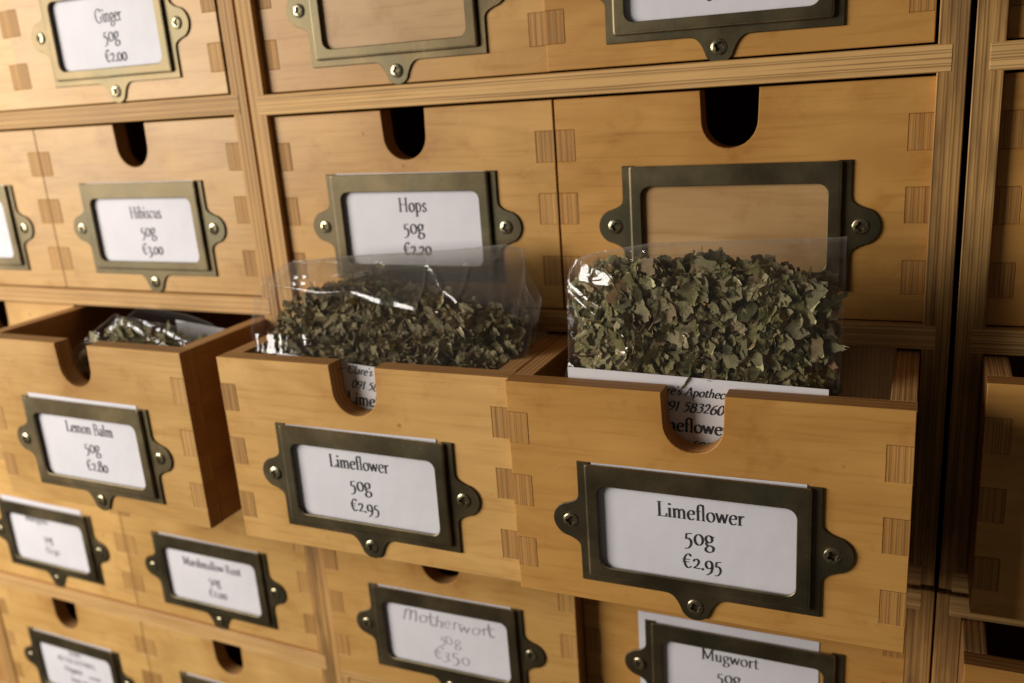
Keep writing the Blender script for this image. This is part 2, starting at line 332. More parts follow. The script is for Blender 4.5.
G = {
 'i': (.25, [('l', [(.12, 0), (.12, .46)]), bs_(.12), ts_(.12, .46), ('d', [(.12, .64)])]),
 'l': (.25, [('l', [(.12, 0), (.12, .77)]), bs_(.12), ts_(.12, .77)]),
 'n': (.49, [('l', [(.11, 0), (.11, .46)]), bs_(.11), ts_(.11, .46), ('c', [(.12, .33), (.19, .42), (.28, .45), (.35, .4), (.37, .3), (.37, 0)]), bs_(.37)]),
 'm': (.74, [('l', [(.11, 0), (.11, .46)]), bs_(.11), ts_(.11, .46), ('c', [(.12, .33), (.18, .42), (.26, .45), (.33, .4), (.35, .3), (.35, 0)]), bs_(.35, .012, .07), ('c', [(.36, .33), (.42, .42), (.5, .45), (.58, .4), (.61, .3), (.61, 0)]), bs_(.61)]),
 'h': (.49, [('l', [(.11, 0), (.11, .77)]), bs_(.11), ts_(.11, .77), ('c', [(.12, .33), (.19, .42), (.28, .45), (.35, .4), (.37, .3), (.37, 0)]), bs_(.37)]),
 'r': (.34, [('l', [(.11, 0), (.11, .46)]), bs_(.11), ts_(.11, .46), ('c', [(.12, .3), (.17, .4), (.24, .45), (.31, .42)])]),
 'u': (.49, [('c', [(.11, .45), (.11, .15), (.16, .03), (.25, .02), (.34, .11)]), ts_(.11, .46), ('l', [(.36, .45), (.36, 0)]), ts_(.36, .46), ('s', [(.36, .012), (.44, .02)])]),
 'o': (.47, [ell(.235, .228, .175, .225)]),
 'e': (.43, [('l', [(.07, .25), (.37, .27)]), ('c', [(.37, .27), (.35, .4), (.24, .455), (.12, .39), (.06, .22), (.12, .05), (.25, .0), (.38, .08)])]),
 'c': (.41, [('c', [(.36, .37), (.28, .45), (.15, .42), (.06, .24), (.1, .07), (.22, 0), (.36, .09)])]),
 'a': (.42, [('c', [(.08, .36), (.16, .445), (.26, .43), (.31, .33), (.31, .06), (.4, .015)]), ('c', [(.31, .27), (.17, .24), (.07, .14), (.1, .02), (.2, .01), (.31, .1)])]),
 'b': (.48, [('l', [(.11, .77), (.11, .03)]), ts_(.11, .77), ('c', [(.11, .33), (.2, .45), (.33, .41), (.41, .24), (.34, .05), (.22, 0), (.11, .05)])]),
 'p': (.49, [('l', [(.11, .46), (.11, -.25)]), ts_(.11, .46), bs_(.11, -.24), ('c', [(.11, .33), (.2, .45), (.33, .41), (.41, .24), (.34, .05), (.22, 0), (.11, .06)])]),
 'd': (.49, [('l', [(.37, .77), (.37, 0)]), ts_(.37, .77), ('s', [(.37, .012), (.45, .02)]), ('c', [(.37, .35), (.28, .45), (.14, .41), (.06, .22), (.12, .04), (.24, 0), (.37, .1)])]),
 'g': (.43, [ell(.2, .31, .135, .15, 12), ('c', [(.13, .18), (.08, .11), (.13, .05), (.28, .03), (.38, -.04), (.35, -.18), (.2, -.245), (.06, -.18), (.07, -.07), (.16, .02)]), ('s', [(.31, .41), (.42, .43)])]),
 's': (.36, [('c', [(.29, .37), (.2, .45), (.1, .4), (.1, .3), (.2, .22), (.29, .14), (.27, .04), (.16, 0), (.05, .09)])]),
 'f': (.29, [('c', [(.36, .72), (.29, .775), (.19, .74), (.14, .6), (.14, .3), (.14, 0)]), ('s', [(.04, .44), (.28, .44)]), bs_(.14)]),
 't': (.31, [('c', [(.13, .6), (.13, .3), (.13, .1), (.19, .01), (.3, .06)]), ('s', [(.03, .44), (.28, .44)])]),
 'w': (.64, [('l', [(.05, .45), (.18, .02)]), ('l', [(.18, .02), (.32, .44)]), ('l', [(.32, .44), (.45, .02)]), ('l', [(.45, .02), (.59, .45)]), bs_(.05, .45, .06), bs_(.59, .45, .06)]),
 'y': (.44, [('l', [(.05, .45), (.22, .03)]), ('c', [(.4, .45), (.24, .04), (.14, -.16), (.03, -.22)]), bs_(.05, .45, .06), bs_(.4, .45, .06)]),
 'v': (.44, [('l', [(.05, .45), (.21, .02)]), ('l', [(.21, .02), (.38, .45)])]),
 'L': (.55, [('l', [(.14, 0), (.14, .72)]), bs_(.14, .71, .1), ('s', [(.04, .015), (.48, .015)]), ('s', [(.48, .01), (.52, .17)])]),
 'H': (.74, [('l', [(.14, 0), (.14, .72)]), ('l', [(.58, 0), (.58, .72)]), ('s', [(.14, .38), (.58, .38)]), bs_(.14), bs_(.14, .71), bs_(.58), bs_(.58, .71)]),
 'G': (.72, [('c', [(.6, .57), (.49, .7), (.33, .73), (.13, .6), (.06, .36), (.14, .12), (.33, -.005), (.48, .0), (.58, .06)]), ('l', [(.58, .04), (.58, .3)]), bs_(.58, .31), ('s', [(.6, .55), (.6, .71)])]),
 'C': (.66, [('c', [(.58, .57), (.48, .7), (.33, .73), (.13, .6), (.06, .36), (.14, .12), (.33, -.005), (.48, .02), (.6, .14)]), ('s', [(.58, .55), (.58, .71)])]),
 'B': (.58, [('l', [(.14, 0), (.14, .72)]), ('s', [(.04, .71), (.2, .71)]), ('s', [(.04, .012), (.2, .012)]), ('c', [(.14, .71), (.32, .71), (.43, .62), (.41, .46), (.28, .39), (.14, .385)]), ('c', [(.14, .385), (.36, .385), (.5, .27), (.47, .08), (.3, .01), (.14, .012)])]),
 'M': (.86, [('l', [(.14, 0), (.14, .7)]), ('l', [(.14, .72), (.42, .06)]), ('l', [(.42, .06), (.7, .72)]), ('l', [(.72, .72), (.72, 0)]), bs_(.14), bs_(.1, .71, .06), bs_(.72), bs_(.75, .71, .06)]),
 'R': (.62, [('l', [(.14, 0), (.14, .72)]), ('s', [(.04, .71), (.2, .71)]), bs_(.14), ('c', [(.14, .71), (.33, .71), (.45, .62), (.43, .44), (.28, .36), (.14, .36)]), ('l', [(.29, .36), (.55, .02)]), ('s', [(.53, .015), (.64, .015)])]),
 'A': (.64, [('s', [(.05, .0), (.32, .74)]), ('l', [(.32, .74), (.58, 0)]), ('s', [(.15, .26), (.47, .26)]), bs_(.05, .012, .06), bs_(.58, .012, .07)]),
 'N': (.74, [('s', [(.13, 0), (.13, .72)]), ('l', [(.13, .72), (.6, .02)]), ('s', [(.6, 0), (.6, .72)])]),
 'E': (.56, [('l', [(.14, 0), (.14, .72)]), ('s', [(.05, .71), (.48, .71)]), ('s', [(.14, .38), (.4, .38)]), ('s', [(.05, .015), (.5, .015)])]),
 'F': (.53, [('l', [(.14, 0), (.14, .72)]), ('s', [(.05, .71), (.48, .71)]), ('s', [(.14, .38), (.4, .38)]), bs_(.14)]),
 'T': (.6, [('l', [(.3, 0), (.3, .72)]), ('s', [(.04, .71), (.56, .71)]), bs_(.3)]),
 'S': (.48, [('c', [(.4, .6), (.28, .72), (.12, .65), (.12, .5), (.26, .38), (.4, .26), (.38, .08), (.22, -.0), (.06, .12)])]),
 'O': (.74, [ell(.37, .36, .3, .36)]),
 '&': (.66, [('c', [(.6, .36), (.42, .08), (.22, .0), (.08, .14), (.18, .34), (.36, .5), (.34, .66), (.22, .68), (.19, .52), (.36, .24), (.6, .02)])]),
 '0': (.46, [ell(.23, .228, .17, .225)]),
 '1': (.3, [('l', [(.15, 0), (.15, .46)]), bs_(.15), ts_(.15, .46)]),
 '2': (.42, [('c', [(.07, .33), (.12, .43), (.23, .455), (.32, .36), (.26, .2), (.06, .025)]), ('l', [(.06, .035), (.38, .035)])]),
 '3': (.4, [('c', [(.07, .37), (.16, .45), (.29, .4), (.28, .26), (.15, .2)]), ('c', [(.15, .2), (.3, .15), (.33, -.03), (.22, -.18), (.05, -.18)])]),
 '5': (.42, [('s', [(.13, .44), (.1, .2)]), ('l', [(.13, .43), (.35, .46)]), ('c', [(.1, .2), (.2, .24), (.31, .15), (.31, -.02), (.2, -.17), (.05, -.2)])]),
 '6': (.45, [('c', [(.36, .68), (.18, .54), (.08, .32), (.09, .12)]), ell(.235, .19, .16, .195)]),
 '8': (.45, [ell(.225, .52, .125, .145, 12), ell(.225, .185, .165, .195)]),
 '9': (.45, [ell(.22, .27, .155, .18), ('c', [(.37, .32), (.37, .1), (.28, -.1), (.1, -.22)])]),
 '\u20ac': (.5, [('c', [(.45, .55), (.36, .65), (.24, .62), (.13, .45), (.12, .25), (.2, .06), (.32, 0), (.45, .09)]), ('s', [(.02, .39), (.37, .39)]), ('s', [(.02, .27), (.34, .27)])]),
 '.': (.17, [('d', [(.08, .03)])]), "'": (.16, [('s', [(.09, .76), (.06, .6)])]), ' ': (.26, []), '-': (.3, [('s', [(.05, .22), (.25, .22)])]),
}
def text_width(t): return sum(G[c][0] for c in t)
def put_text(bm, t, x, z, y, em, sx=1.0, lining=False, nib=(.052, .02), ang=18, slant=0.0, align='c', wob=0.0, rot=0.0, rnd=None, serif=True, track=0.0):
    """strokes laid one a hair above the other on plane y (front is -y)"""
    hand = wob > 0
    W = (text_width(t) + track * (len(t) - 1)) * em * sx
    px = x - W / 2 if align == 'c' else x
    a, b = nib; ca, sa = math.cos(rad(ang)), math.sin(rad(ang)); k = 0
    cr, sr = math.cos(rot), math.sin(rot)
    for ch in t:
        adv, strokes = G[ch]
        if lining and ch in '0123459':
            fz = (lambda q: q * 1.5) if ch in '012' else ((lambda q: (q + .21) * 1.02) if ch in '359' else (lambda q: q))
            strokes = [(k_, [(p[0], fz(p[1])) for p in pp]) for k_, pp in strokes]
        if hand and ch == 'M': strokes = [('l', [(.08, .02), (.12, .74)]), ('c', [(.12, .6), (.22, .74), (.34, .72), (.4, .5), (.4, .04)]), ('c', [(.41, .55), (.52, .74), (.64, .7), (.7, .45), (.72, .02)])]
        if hand and ch == 't': strokes = [('c', [(.16, .68), (.13, .4), (.14, .1), (.22, .0), (.32, .08)]), ('c', [(.0, .44), (.16, .47), (.38, .46)])]
        if hand and ch in 'rno': strokes = strokes + [('c', [(.34, .4), (.42, .36), (.5, .4)])] if ch != 'n' else strokes
        gs = rnd.uniform(.86, 1.18) if hand else 1.0
        dz = (rnd.uniform(-wob, wob), rnd.uniform(-wob, wob), rnd.uniform(-.2, .2) * (wob > 0)) if rnd else (0, 0, 0)
        for kind, pts in strokes:
            if kind == 's' and not serif and len(pts) == 2 and abs(pts[0][1] - pts[1][1]) < .05 and abs(pts[0][0] - pts[1][0]) < .2: continue
            wide = 1.0
            if kind == 'd':
                cx, cz = pts[0]; r = a * 1.25; pl = None
                ring = [(cx + r * math.cos(i * math.pi / 4), cz + r * math.sin(i * math.pi / 4)) for i in range(8)]
                polys = [ring]
            else:
                pl = [Vector(p) for p in pts] if kind in 'ls' else catmull(pts, 4 if kind == 'o' else 5, kind == 'o')
                lft, rgt = [], []
                n = len(pl)
                for i in range(n):
                    if kind == 'o': d = pl[(i + 1) % (n - 1)] - pl[(i - 1) % (n - 1)]
                    else: d = pl[min(i + 1, n - 1)] - pl[max(i - 1, 0)]
                    if d.length < 1e-6: d = Vector((1, 0))
                    d.normalize(); nn = Vector((-d.y, d.x))
                    hw = math.sqrt((a * (nn.x * ca + nn.y * sa)) ** 2 + (b * (-nn.x * sa + nn.y * ca)) ** 2)
                    if kind == 's': hw = max(b, hw * 0.75)
                    lft.append(pl[i] + nn * hw); rgt.append(pl[i] - nn * hw)
                polys = [[lft[i], lft[i + 1], rgt[i + 1], rgt[i]] for i in range(n - 1)]
            yy = y - 0.0012 * (k % 9); k += 1
            vmap = {}
            for poly in polys:
                vs = []
                for p in poly:
                    gx, gz = p[0] * (1 + (gs - 1) * .5) + dz[0], p[1] * gs + dz[1]
                    X = px + (gx + (slant + dz[2]) * gz) * em * sx - x; Z = gz * em
                    key = (round(X, 5), round(Z, 5))
                    if key not in vmap: vmap[key] = bm.verts.new((x + X * cr - Z * sr, yy, z + X * sr + Z * cr))
                    vs.append(vmap[key])
                if len(set(vs)) == len(vs):
                    try: bm.faces.new(vs)
                    except ValueError: pass
        px += (adv + track) * em * sx
def text_finish(bm, mat):
    for v in bm.verts: v.co *= S
    bm.normal_update()
    for f in bm.faces:
        if f.normal.y > 0: f.normal_flip()
    me = bpy.data.meshes.new('lettering'); bm.to_mesh(me); bm.free(); me.materials.append(mat); return me

# ------------------------------------------------------------------ cabinets
T, H, WC, DC = 0.985, 9.464, 32.0, 18.0
PITCH = T + H; HC = 4 * T + 3 * H
def cabinet(label, loc, rot=(0, 0, 0), lworn=False, rworn=False):
    c = thing('drawer_cabinet', label, 'cabinet', 'plywood drawer cabinets stacked side by side', loc, rot)
    for x0, x1, worn in ((0, T, lworn), (WC - T, WC, rworn)):
        me, ce = board('side_board', x0, x1, 0, DC, 0.10, HC, M['upright_worn' if worn else 'upright']); link('side_board', me, c, ce)
    for k in range(4):
        z0 = k * PITCH; e = 0.5
        me, ce = board('shelf_board', T - e, WC - T + e, -0.02, DC - 0.6, z0 + (0.02 if k == 0 else 0), z0 + T - (0.02 if k == 3 else 0), M['shelf']); link('shelf_board', me, c, ce)
    me, ce = board('back_board', T, WC - T, DC - 0.55, DC - 0.1, 0.1, HC - 0.1, M['side'], 0); link('back_board', me, c, ce)
    return c
GZ, LX = 0.157, 0.12
ROT_L = rad(-1.35)
RL = Matrix.Rotation(ROT_L, 4, 'Z')
def left_loc(lz, tilt=0.0):
    """left-hand cabinets turn about their right front corner"""
    R = RL @ Matrix.Rotation(tilt, 4, 'Y')
    piv = Vector((-LX, 0, lz)); o = piv + R @ Vector((-WC, 0, 0))
    return o, R.to_euler()
LUL = left_loc(0.13); LLL = left_loc(-GZ - HC + 0.13, rad(0.45))
CAB = {
 'UC': ((0, 0, 0), (0, 0, 0)), 'LC': ((0.056, 0, -GZ - HC), (0, 0, 0)),
 'UL': LUL, 'LL': LLL,
 'UR': ((32.2, 0, -0.06), (0, 0, 0)), 'LR': ((32.15, 0, -GZ - HC - 0.05), (0, 0, 0)),
}
cabinet('plywood cabinet holding the two open limeflower drawers', *CAB['UC'], rworn=True)
cabinet('plywood cabinet under the open limeflower drawers, holding motherwort and mugwort', *CAB['LC'], rworn=True)
cabinet('plywood cabinet holding the ginger, hibiscus and open lemon balm drawers', *CAB['UL'])
cabinet('plywood cabinet holding the marshmallow root drawer below lemon balm', *CAB['LL'], rworn=True)
cabinet('shaded plywood cabinet along the right edge beside the blank brass holder', *CAB['UR'], lworn=True)
cabinet('shaded plywood cabinet in the lower right corner with stained upright', *CAB['LR'], lworn=True)
_o, _r = LLL; _o2 = _o + (RL @ Vector((-WC - 0.45, 0.5, 0)))  # added cabinet, there to keep the gap at the lower left dark
cabinet('added cabinet that darkens the gap at the bottom left border', _o2, _r)
wl, cc = board('wall', -75, 110, DC + 0.6, DC + 4, -60, 70, M['wall'], 0); wo = link('wall', wl, None, cc); wo['kind'] = 'structure'

# ------------------------------------------------------------------ drawer pieces
DW, DH, DD, FT, ST = 14.98, 9.29, 16.2, 0.9, 0.86
TAB = [(1.09, 2.43), (3.90, 5.27), (6.65, 7.99)]
NW, ND_ = 1.12, 2.32
def front_mesh():
    hw = DW / 2; pts = [(-hw, 0), (hw, 0)]
    for a, b in TAB: pts += [(hw, a), (hw - ST, a), (hw - ST, b), (hw, b)]
    pts += [(hw, DH), (NW + 0.05, DH)]
    zc = DH - ND_ + NW
    for i in range(17):
        t = math.pi * i / 16; pts.append((NW * math.cos(t), zc - NW * math.sin(t)))
    pts += [(-NW - 0.05, DH), (-hw, DH)]
    for a, b in reversed(TAB): pts += [(-hw, b), (-hw + ST, b), (-hw + ST, a), (-hw, a)]
    return finish('front_panel', extrude_outline(pts, 0, FT, 0.03), M['front'])
def rrect(cx0, cx1, cz0, cz1, r, nc=6, ns=6):
    out = []
    cs = [(cx1 - r, cz1 - r, 0), (cx0 + r, cz1 - r, 90), (cx0 + r, cz0 + r, 180), (cx1 - r, cz0 + r, 270)]
    for i, (x, z, a0) in enumerate(cs):
        arc = [(x + r * math.cos(rad(a0 + 90 * k / nc)), z + r * math.sin(rad(a0 + 90 * k / nc))) for k in range(nc + 1)]
        out += arc
        nx, nz, na = cs[(i + 1) % 4]; p0 = arc[-1]; p1 = (nx + r * math.cos(rad(na)), nz + r * math.sin(rad(na)))
        out += [(p0[0] + (p1[0] - p0[0]) * k / ns, p0[1] + (p1[1] - p0[1]) * k / ns) for k in range(1, ns)]
    return out
# label holder, origin at the middle of its lower edge on the wood, z up
HW2, HZ1 = 4.62, 5.2            # half width of the flange, top
def holder_mesh():
    # flange with three ears
    def ear_right(z0):
        p = []
        cx, r = HW2 + 0.36, 0.75
        for k in range(9):      # concave fillet into the lobe, from below
            t = k / 8; a = rad(-66 + 0 * t); p.append((HW2 + (cx + r * math.cos(a) - HW2) * t ** 1.9 * 1.0, z0 - 1.25 + (r * math.sin(a) + 1.25) * t ** 0.62))
        for k in range(1, 13): a = rad(-66 + 132 * k / 13); p.append((cx + r * math.cos(a), z0 + r * math.sin(a)))
        for k in range(8, -1, -1):
            t = k / 8; a = rad(66); p.append((HW2 + (cx + r * math.cos(a) - HW2) * t ** 1.9, z0 + 1.25 + (r * math.sin(a) - 1.25) * t ** 0.62))
        return p
    er = ear_right(2.62)
    eb = []
    r = 0.62; cz = -0.42
    for k in range(9):
        t = k / 8; a = rad(214); eb.append((-1.3 + (r * math.cos(a) + 1.3) * t ** 0.62, (cz + r * math.sin(a)) * t ** 1.9))
    for k in range(1, 13): a = rad(214 + 112 * k / 13); eb.append((r * math.cos(a), cz + r * math.sin(a)))
    for k in range(8, -1, -1):
        t = k / 8; a = rad(326); eb.append((1.3 + (r * math.cos(a) - 1.3) * t ** 0.62, (cz + r * math.sin(a)) * t ** 1.9))
    xi, zi = HW2 - 0.52, 0.5
    out = [(-HW2, 0)] + eb + [(HW2, 0)] + er + [(HW2, HZ1), (xi, HZ1), (xi, zi), (-xi, zi), (-xi, HZ1), (-HW2, HZ1)] + [(-x, z) for x, z in reversed(er)]
    bm = extrude_outline(out, -0.10, -0.02, 0.025, 1)
    # raised frame with window
    X, Z0, Z1 = HW2 - 0.34, 0.30, HZ1 - 0.01
    loops = []
    def add(pts, ys): loops.append([bm.verts.new((x, (ys(x, z) if callable(ys) else ys), z)) for x, z in pts])
    top = lambda lo: (lambda x, z: -0.20 if z > Z1 - 0.02 else lo)
    add(rrect(-X, X, Z0, Z1, 0.10), top(-0.10))
    add(rrect(-X + .015, X - .015, Z0 + .015, Z1, 0.10), top(-0.23))
    add(rrect(-X + .05, X - .05, Z0 + .05, Z1 - .01, 0.10), top(-0.275))
    add(rrect(-X + .11, X - .11, Z0 + .11, Z1 - .03, 0.10), -0.29)
    wx, w0, w1 = 3.76, 0.78, 4.33
    add(rrect(-wx - .03, wx + .03, w0 - .03, w1 + .03, 0.42), -0.29)
    add(rrect(-wx, wx, w0, w1, 0.40), -0.265)
    add(rrect(-wx, wx, w0, w1, 0.40), -0.19)
    n = len(loops[0])
    for a, b in zip(loops, loops[1:]):
        for i in range(n):
            bm.faces.new((a[i], a[(i + 1) % n], b[(i + 1) % n], b[i]))
    bm.verts.index_update(); worn = set(v.index for k in (1, 2, 5) for v in loops[k])
    nv = len(bm.verts); me = finish('label_holder', bm, M['brass'])
    at = me.attributes.new('wear', 'FLOAT', 'POINT'); at.data.foreach_set('value', [1.0 if i in worn else 0.0 for i in range(nv)])
    return me
def screw_mesh():
    bm = bmesh.new(); nr, na = 11, 48; R = 0.31; rows = []
    for i in range(nr + 1):
        r = R * i / nr; row = []
        for j in range(na):
            a = 2 * math.pi * j / na; x, z = r * math.cos(a), r * math.sin(a)
            h = 0.085 * math.sqrt(max(0, 1 - (r / R) ** 2 * 0.92)) + 0.03
            d = min(abs(x), abs(z)); e = max(abs(x), abs(z))
            if d < 0.062 and e < 0.19: h -= 0.12
            if r < 0.12: h = min(h, -0.02)
            row.append(bm.verts.new((x, -h, z)) if i else None)
        rows.append(row)
    c = bm.verts.new((0, 0.02, 0))
    for j in range(na): bm.faces.new((c, rows[1][j], rows[1][(j + 1) % na]))
    for i in range(1, nr):
        for j in range(na): bm.faces.new((rows[i][j], rows[i + 1][j], rows[i + 1][(j + 1) % na], rows[i][(j + 1) % na]))
    base = [bm.verts.new((v.co.x, 0.02, v.co.z)) for v in rows[nr]]
    for j in range(na): bm.faces.new((rows[nr][j], base[j], base[(j + 1) % na], rows[nr][(j + 1) % na]))
    return finish('screw', bm, M['screw'])
ME = dict(front=front_mesh(), holder=holder_mesh(), screw=screw_mesh())
RND = random.Random(5)
def card_mesh(w, h, sag):
    bm = bmesh.new(); bmesh.ops.create_grid(bm, x_segments=14, y_segments=10, size=0.5)
    for v in bm.verts:
        x, z = v.co.x * w, (v.co.y + 0.5) * h
        v.co = Vector((x, -0.055 - sag * math.sin(x * 0.9 + sag * 90) * (0.3 + z / h) , z))
    return finish('price_card', bm, M['paper'], True)

def insert_mesh():
    bm = box_bm(-4.0, 4.0, -0.075, -0.045, 0.55, 5.12, 0.0)
    return finish('card_insert', bm, M['kraft'])
def drawer(label, cab, col, row, out, lines=None, wood_tone=None, hrot=None, blank=False, jx=0.0, jz=0.0, hx=0.0, hz=0.0, card=None, hand=False, pale=False, yaw=0.0, noholder=False):
    """row 0 is the lowest row of its cabinet; out = how far it is pulled open; lines = writing on its card"""
    loc, rot = CAB[cab]
    R = rot.to_matrix().to_4x4() if isinstance(rot, Euler) else Matrix.Identity(4)
    base = Vector((T + 0.5 * (H * 0) + (WC - 2 * T) / 4 * (1 + 2 * col) + jx, -out, row * PITCH + T + 0.06 + jz))
    wloc = Vector(loc) + R @ base
    e = (R @ Matrix.Rotation(yaw, 4, 'Z')).to_euler()
    d = thing('drawer_box', label, 'drawer', 'small plywood herb drawers', wloc, e)
    if wood_tone is None: wood_tone = {'UL': 0.05, 'LL': 0.0, 'UC': (0.45, 0.85)[col], 'LC': (0.35, 0.9)[col], 'UR': 1.0, 'LR': 1.0}[cab]  # tone multiplier per cabinet and column, warmer and darker towards the right
    fp = link('front_panel', ME['front'], d); fp['wood_tone'] = float(wood_tone)
    hw = DW / 2
    for s in (-1, 1):
        xa, xb = (s * hw, s * (hw - ST)) if s < 0 else (hw - ST, hw)
        me, c = board('side_panel', xa, xb, FT, DD, 0, DH, M['side']); sp = link('side_panel', me, d, c)
        for a, b in TAB:
            me, fc = board('finger_joint', xa + (0.0 if s > 0 else 0.004), xb - (0.004 if s > 0 else 0.0), -0.006, FT, a + 0.005, b - 0.005, M['finger'], 0.012)
            fj = link('finger_joint', me, sp, Vector(fc) - Vector(c)); fj['wood_tone'] = float(wood_tone) * 0.7
    me, c = board('back_panel', -hw + ST, hw - ST, DD - 0.9, DD - 0.02, 0.5, DH - 0.1, M['side']); link('back_panel', me, d, c)  # back and bottom in the darker side wood, interior shade put into colour
    me, c = board('bottom_panel', -hw + ST, hw - ST, FT, DD - 0.9, 0.25, 0.55, M['side'], 0); link('bottom_panel', me, d, c)
    if noholder: return d
    ho = link('label_holder', ME['holder'], d, (hx, 0, 0.98 + hz), (0, RND.uniform(-.006, .006) if hrot is None else hrot, 0))
    for x, z in ((-HW2 - .36, 2.62), (HW2 + .36, 2.62), (0, -0.42)):
        link('screw', ME['screw'], ho, (x, -0.09, z), (RND.uniform(-.1, .1), RND.uniform(0, 1.5), RND.uniform(-.1, .1)))
    if blank: link('card_insert', cached('insert', insert_mesh), d, (hx, 0, 0.98 + hz))
    if not blank:
        cw, ch, cx, cz = card or (8.0, 4.67, 0.0, 0.54)
        cd = link('price_card', card_mesh(cw, ch, RND.uniform(0.006, 0.014)), d, (hx + cx, 0.004, 0.98 + hz + cz), (0, RND.uniform(-.008, .008), 0))
        if lines:
            bm = bmesh.new(); rr = random.Random(hash(label) % 1000 if False else len(label))
            for t, z, em, *o in lines:
                ox = o[0] if o else 0.0; sx = o[1] if len(o) > 1 else 0.87
                if hand: put_text(bm, t, ox, z, -0.075, em, sx, nib=(.023, .020), wob=.06, rnd=rr, serif=False, slant=.05, rot=-0.02)
                else: put_text(bm, t, ox, z, -0.075, em, sx, nib=(.046, .018))
            link('lettering', text_finish(bm, M['pencil'] if hand else (M['grey_ink'] if pale else M['ink'])), cd, (-cx, 0, -cz))
    return d
def std(name, price, em=0.86, sx=0.87, dz=0.0, dx=0.1): return [(name, 3.20 + dz, em, dx + .05, sx), ('50g', 2.19 + dz * .7, 1.0, dx, 0.9), (price, 1.17 + dz * .6, 0.92, dx + .1, 0.86)]
EU = '\u20ac'
# upper middle cabinet
drawer('closed drawer with empty brass holder at the top, left of the price ending 2.00', 'UC', 0, 2, -0.35, blank=True, jz=.0)
drawer('closed drawer priced 2.00 at the top above the large blank brass holder', 'UC', 1, 2, -0.2, [('Lavender', 3.30, .86, 0.05, .87), ('50g', 2.40, .95, 0, .9), (EU + '2.00', 1.32, 0.92, 0.2, .86)], jz=.02, hx=-.2, hz=-.12, jx=-.1)
drawer('closed drawer labelled Hops behind the left limeflower drawer', 'UC', 0, 1, -0.3, std('Hops', EU + '2.20', .92, .82, .15, .05), hx=-.05, hz=.2)
drawer('closed drawer with empty brass holder directly behind the standing leaf bag', 'UC', 1, 1, -0.3, blank=True, hx=.07, hz=.2, jx=.05)
drawer('open drawer labelled Limeflower beside the lemon balm drawer, a creased bag lying inside', 'UC', 0, 0, 6.235, std('Limeflower', EU + '2.95', .86, .84, .16, -.27), hrot=.011, hz=.08, wood_tone=.15, jx=.0, card=(8.0, 4.70, -.1, .53))
drawer('open drawer labelled Limeflower at the front with a leaf bag standing upright in it', 'UC', 1, 0, 6.588, std('Limeflower', EU + '2.95', .86, .88, .10, .18), jx=-.02, card=(8.1, 4.755, 0.05, .47), yaw=rad(0.0))
# lower middle cabinet
drawer('drawer with handwritten Motherwort card, pulled out slightly', 'LC', 0, 2, 0.7, [('Motherwort', 3.25, 1.0, 0.1, 1.2), ('50g', 2.25, .95, .2, 1.1), (EU + '3.50', 1.2, 1.0, .1, 1.2)], hand=True, hx=-.02, hz=.12)
drawer('closed drawer labelled Mugwort below the front limeflower drawer', 'LC', 1, 2, -0.3, std('Mugwort', EU + '2.00', .84, .92, .38, -.55), hx=.35, hz=.2, card=(8.5, 5.0, -.7, .62))
drawer('closed drawer below the handwritten Motherwort card', 'LC', 0, 1, 0.0, [('50g', 2.4, .95, 0, .9)], noholder=False)
# upper left cabinet
drawer('closed drawer at the top left beside the ginger drawer', 'UL', 0, 2, -0.15, std('Fennel', EU + '2.00'))
drawer('closed drawer labelled Ginger in the top left', 'UL', 1, 2, 0.1, std('Ginger', EU + '2.00', .92, .78, -.15, .25))
drawer('closed drawer left of hibiscus with only its card edge in view', 'UL', 0, 1, -0.1, std('Fennel', EU + '2.00'))
drawer('closed drawer labelled Hibiscus above the lemon balm drawer', 'UL', 1, 1, -0.1, std('Hibiscus', EU + '3.00', .88, .80), pale=False)
drawer('closed drawer left of and behind the open lemon balm drawer', 'UL', 0, 0, -0.3, std('Fennel', EU + '2.00'))
drawer('open drawer labelled Lemon Balm on the left', 'UL', 1, 0, 6.3, std('Lemon Balm', EU + '2.80', .86, .82, .2, .05), jz=-.07, jx=.09, card=(8.0, 4.86, -.1, .5))
# lower left cabinet
drawer('closed drawer below lemon balm with its card name hidden by the holder', 'LL', 0, 2, -0.2, [('Marigold', 3.86, .72, -.9, .9), ('50g', 2.45, .80, -.1, .9), (EU + '2.50', 1.55, .78, .1, .86)], card=(8.0, 4.9, -.2, .6), pale=True)
drawer('closed drawer labelled Marshmallow Root under the lemon balm drawer', 'LL', 1, 2, -0.2, [('Marshmallow Root', 3.25, .80, 0.05, .80), ('50g', 2.2, .85, .1, .88), (EU + '2.00', 1.3, .85, .2, .86)], pale=True, hx=-.2, hz=-.12)
drawer('closed drawer with small dense print on its card at the lower left corner', 'LL', 0, 1, -0.1, [('HERBS', 3.75, .42, 0, 1.0), ('NETTLE & FENNEL', 3.05, .56, 0, .82), ('Organic', 2.25, .62, -.5, 1.0), ('cut herb', 2.1, .42, 1.6, .9), ('loose 100g', 1.45, .52, 0, .95)], pale=True)
drawer('closed drawer under the marshmallow root drawer, finger notch in view', 'LL', 1, 1, -0.1, std('Fennel', EU + '2.00'))
# right-hand cabinets
drawer('shaded closed drawer at the top of the right cabinet', 'UR', 0, 2, -0.4, blank=True)
drawer('shaded closed drawer in the middle of the right cabinet', 'UR', 0, 1, -0.4, blank=True)
drawer('shaded drawer pulled partly open right of the front limeflower drawer', 'UR', 0, 0, 3.1, blank=True)
drawer('shaded open drawer in the lower right corner of the picture', 'LR', 0, 2, 3.1, blank=True)

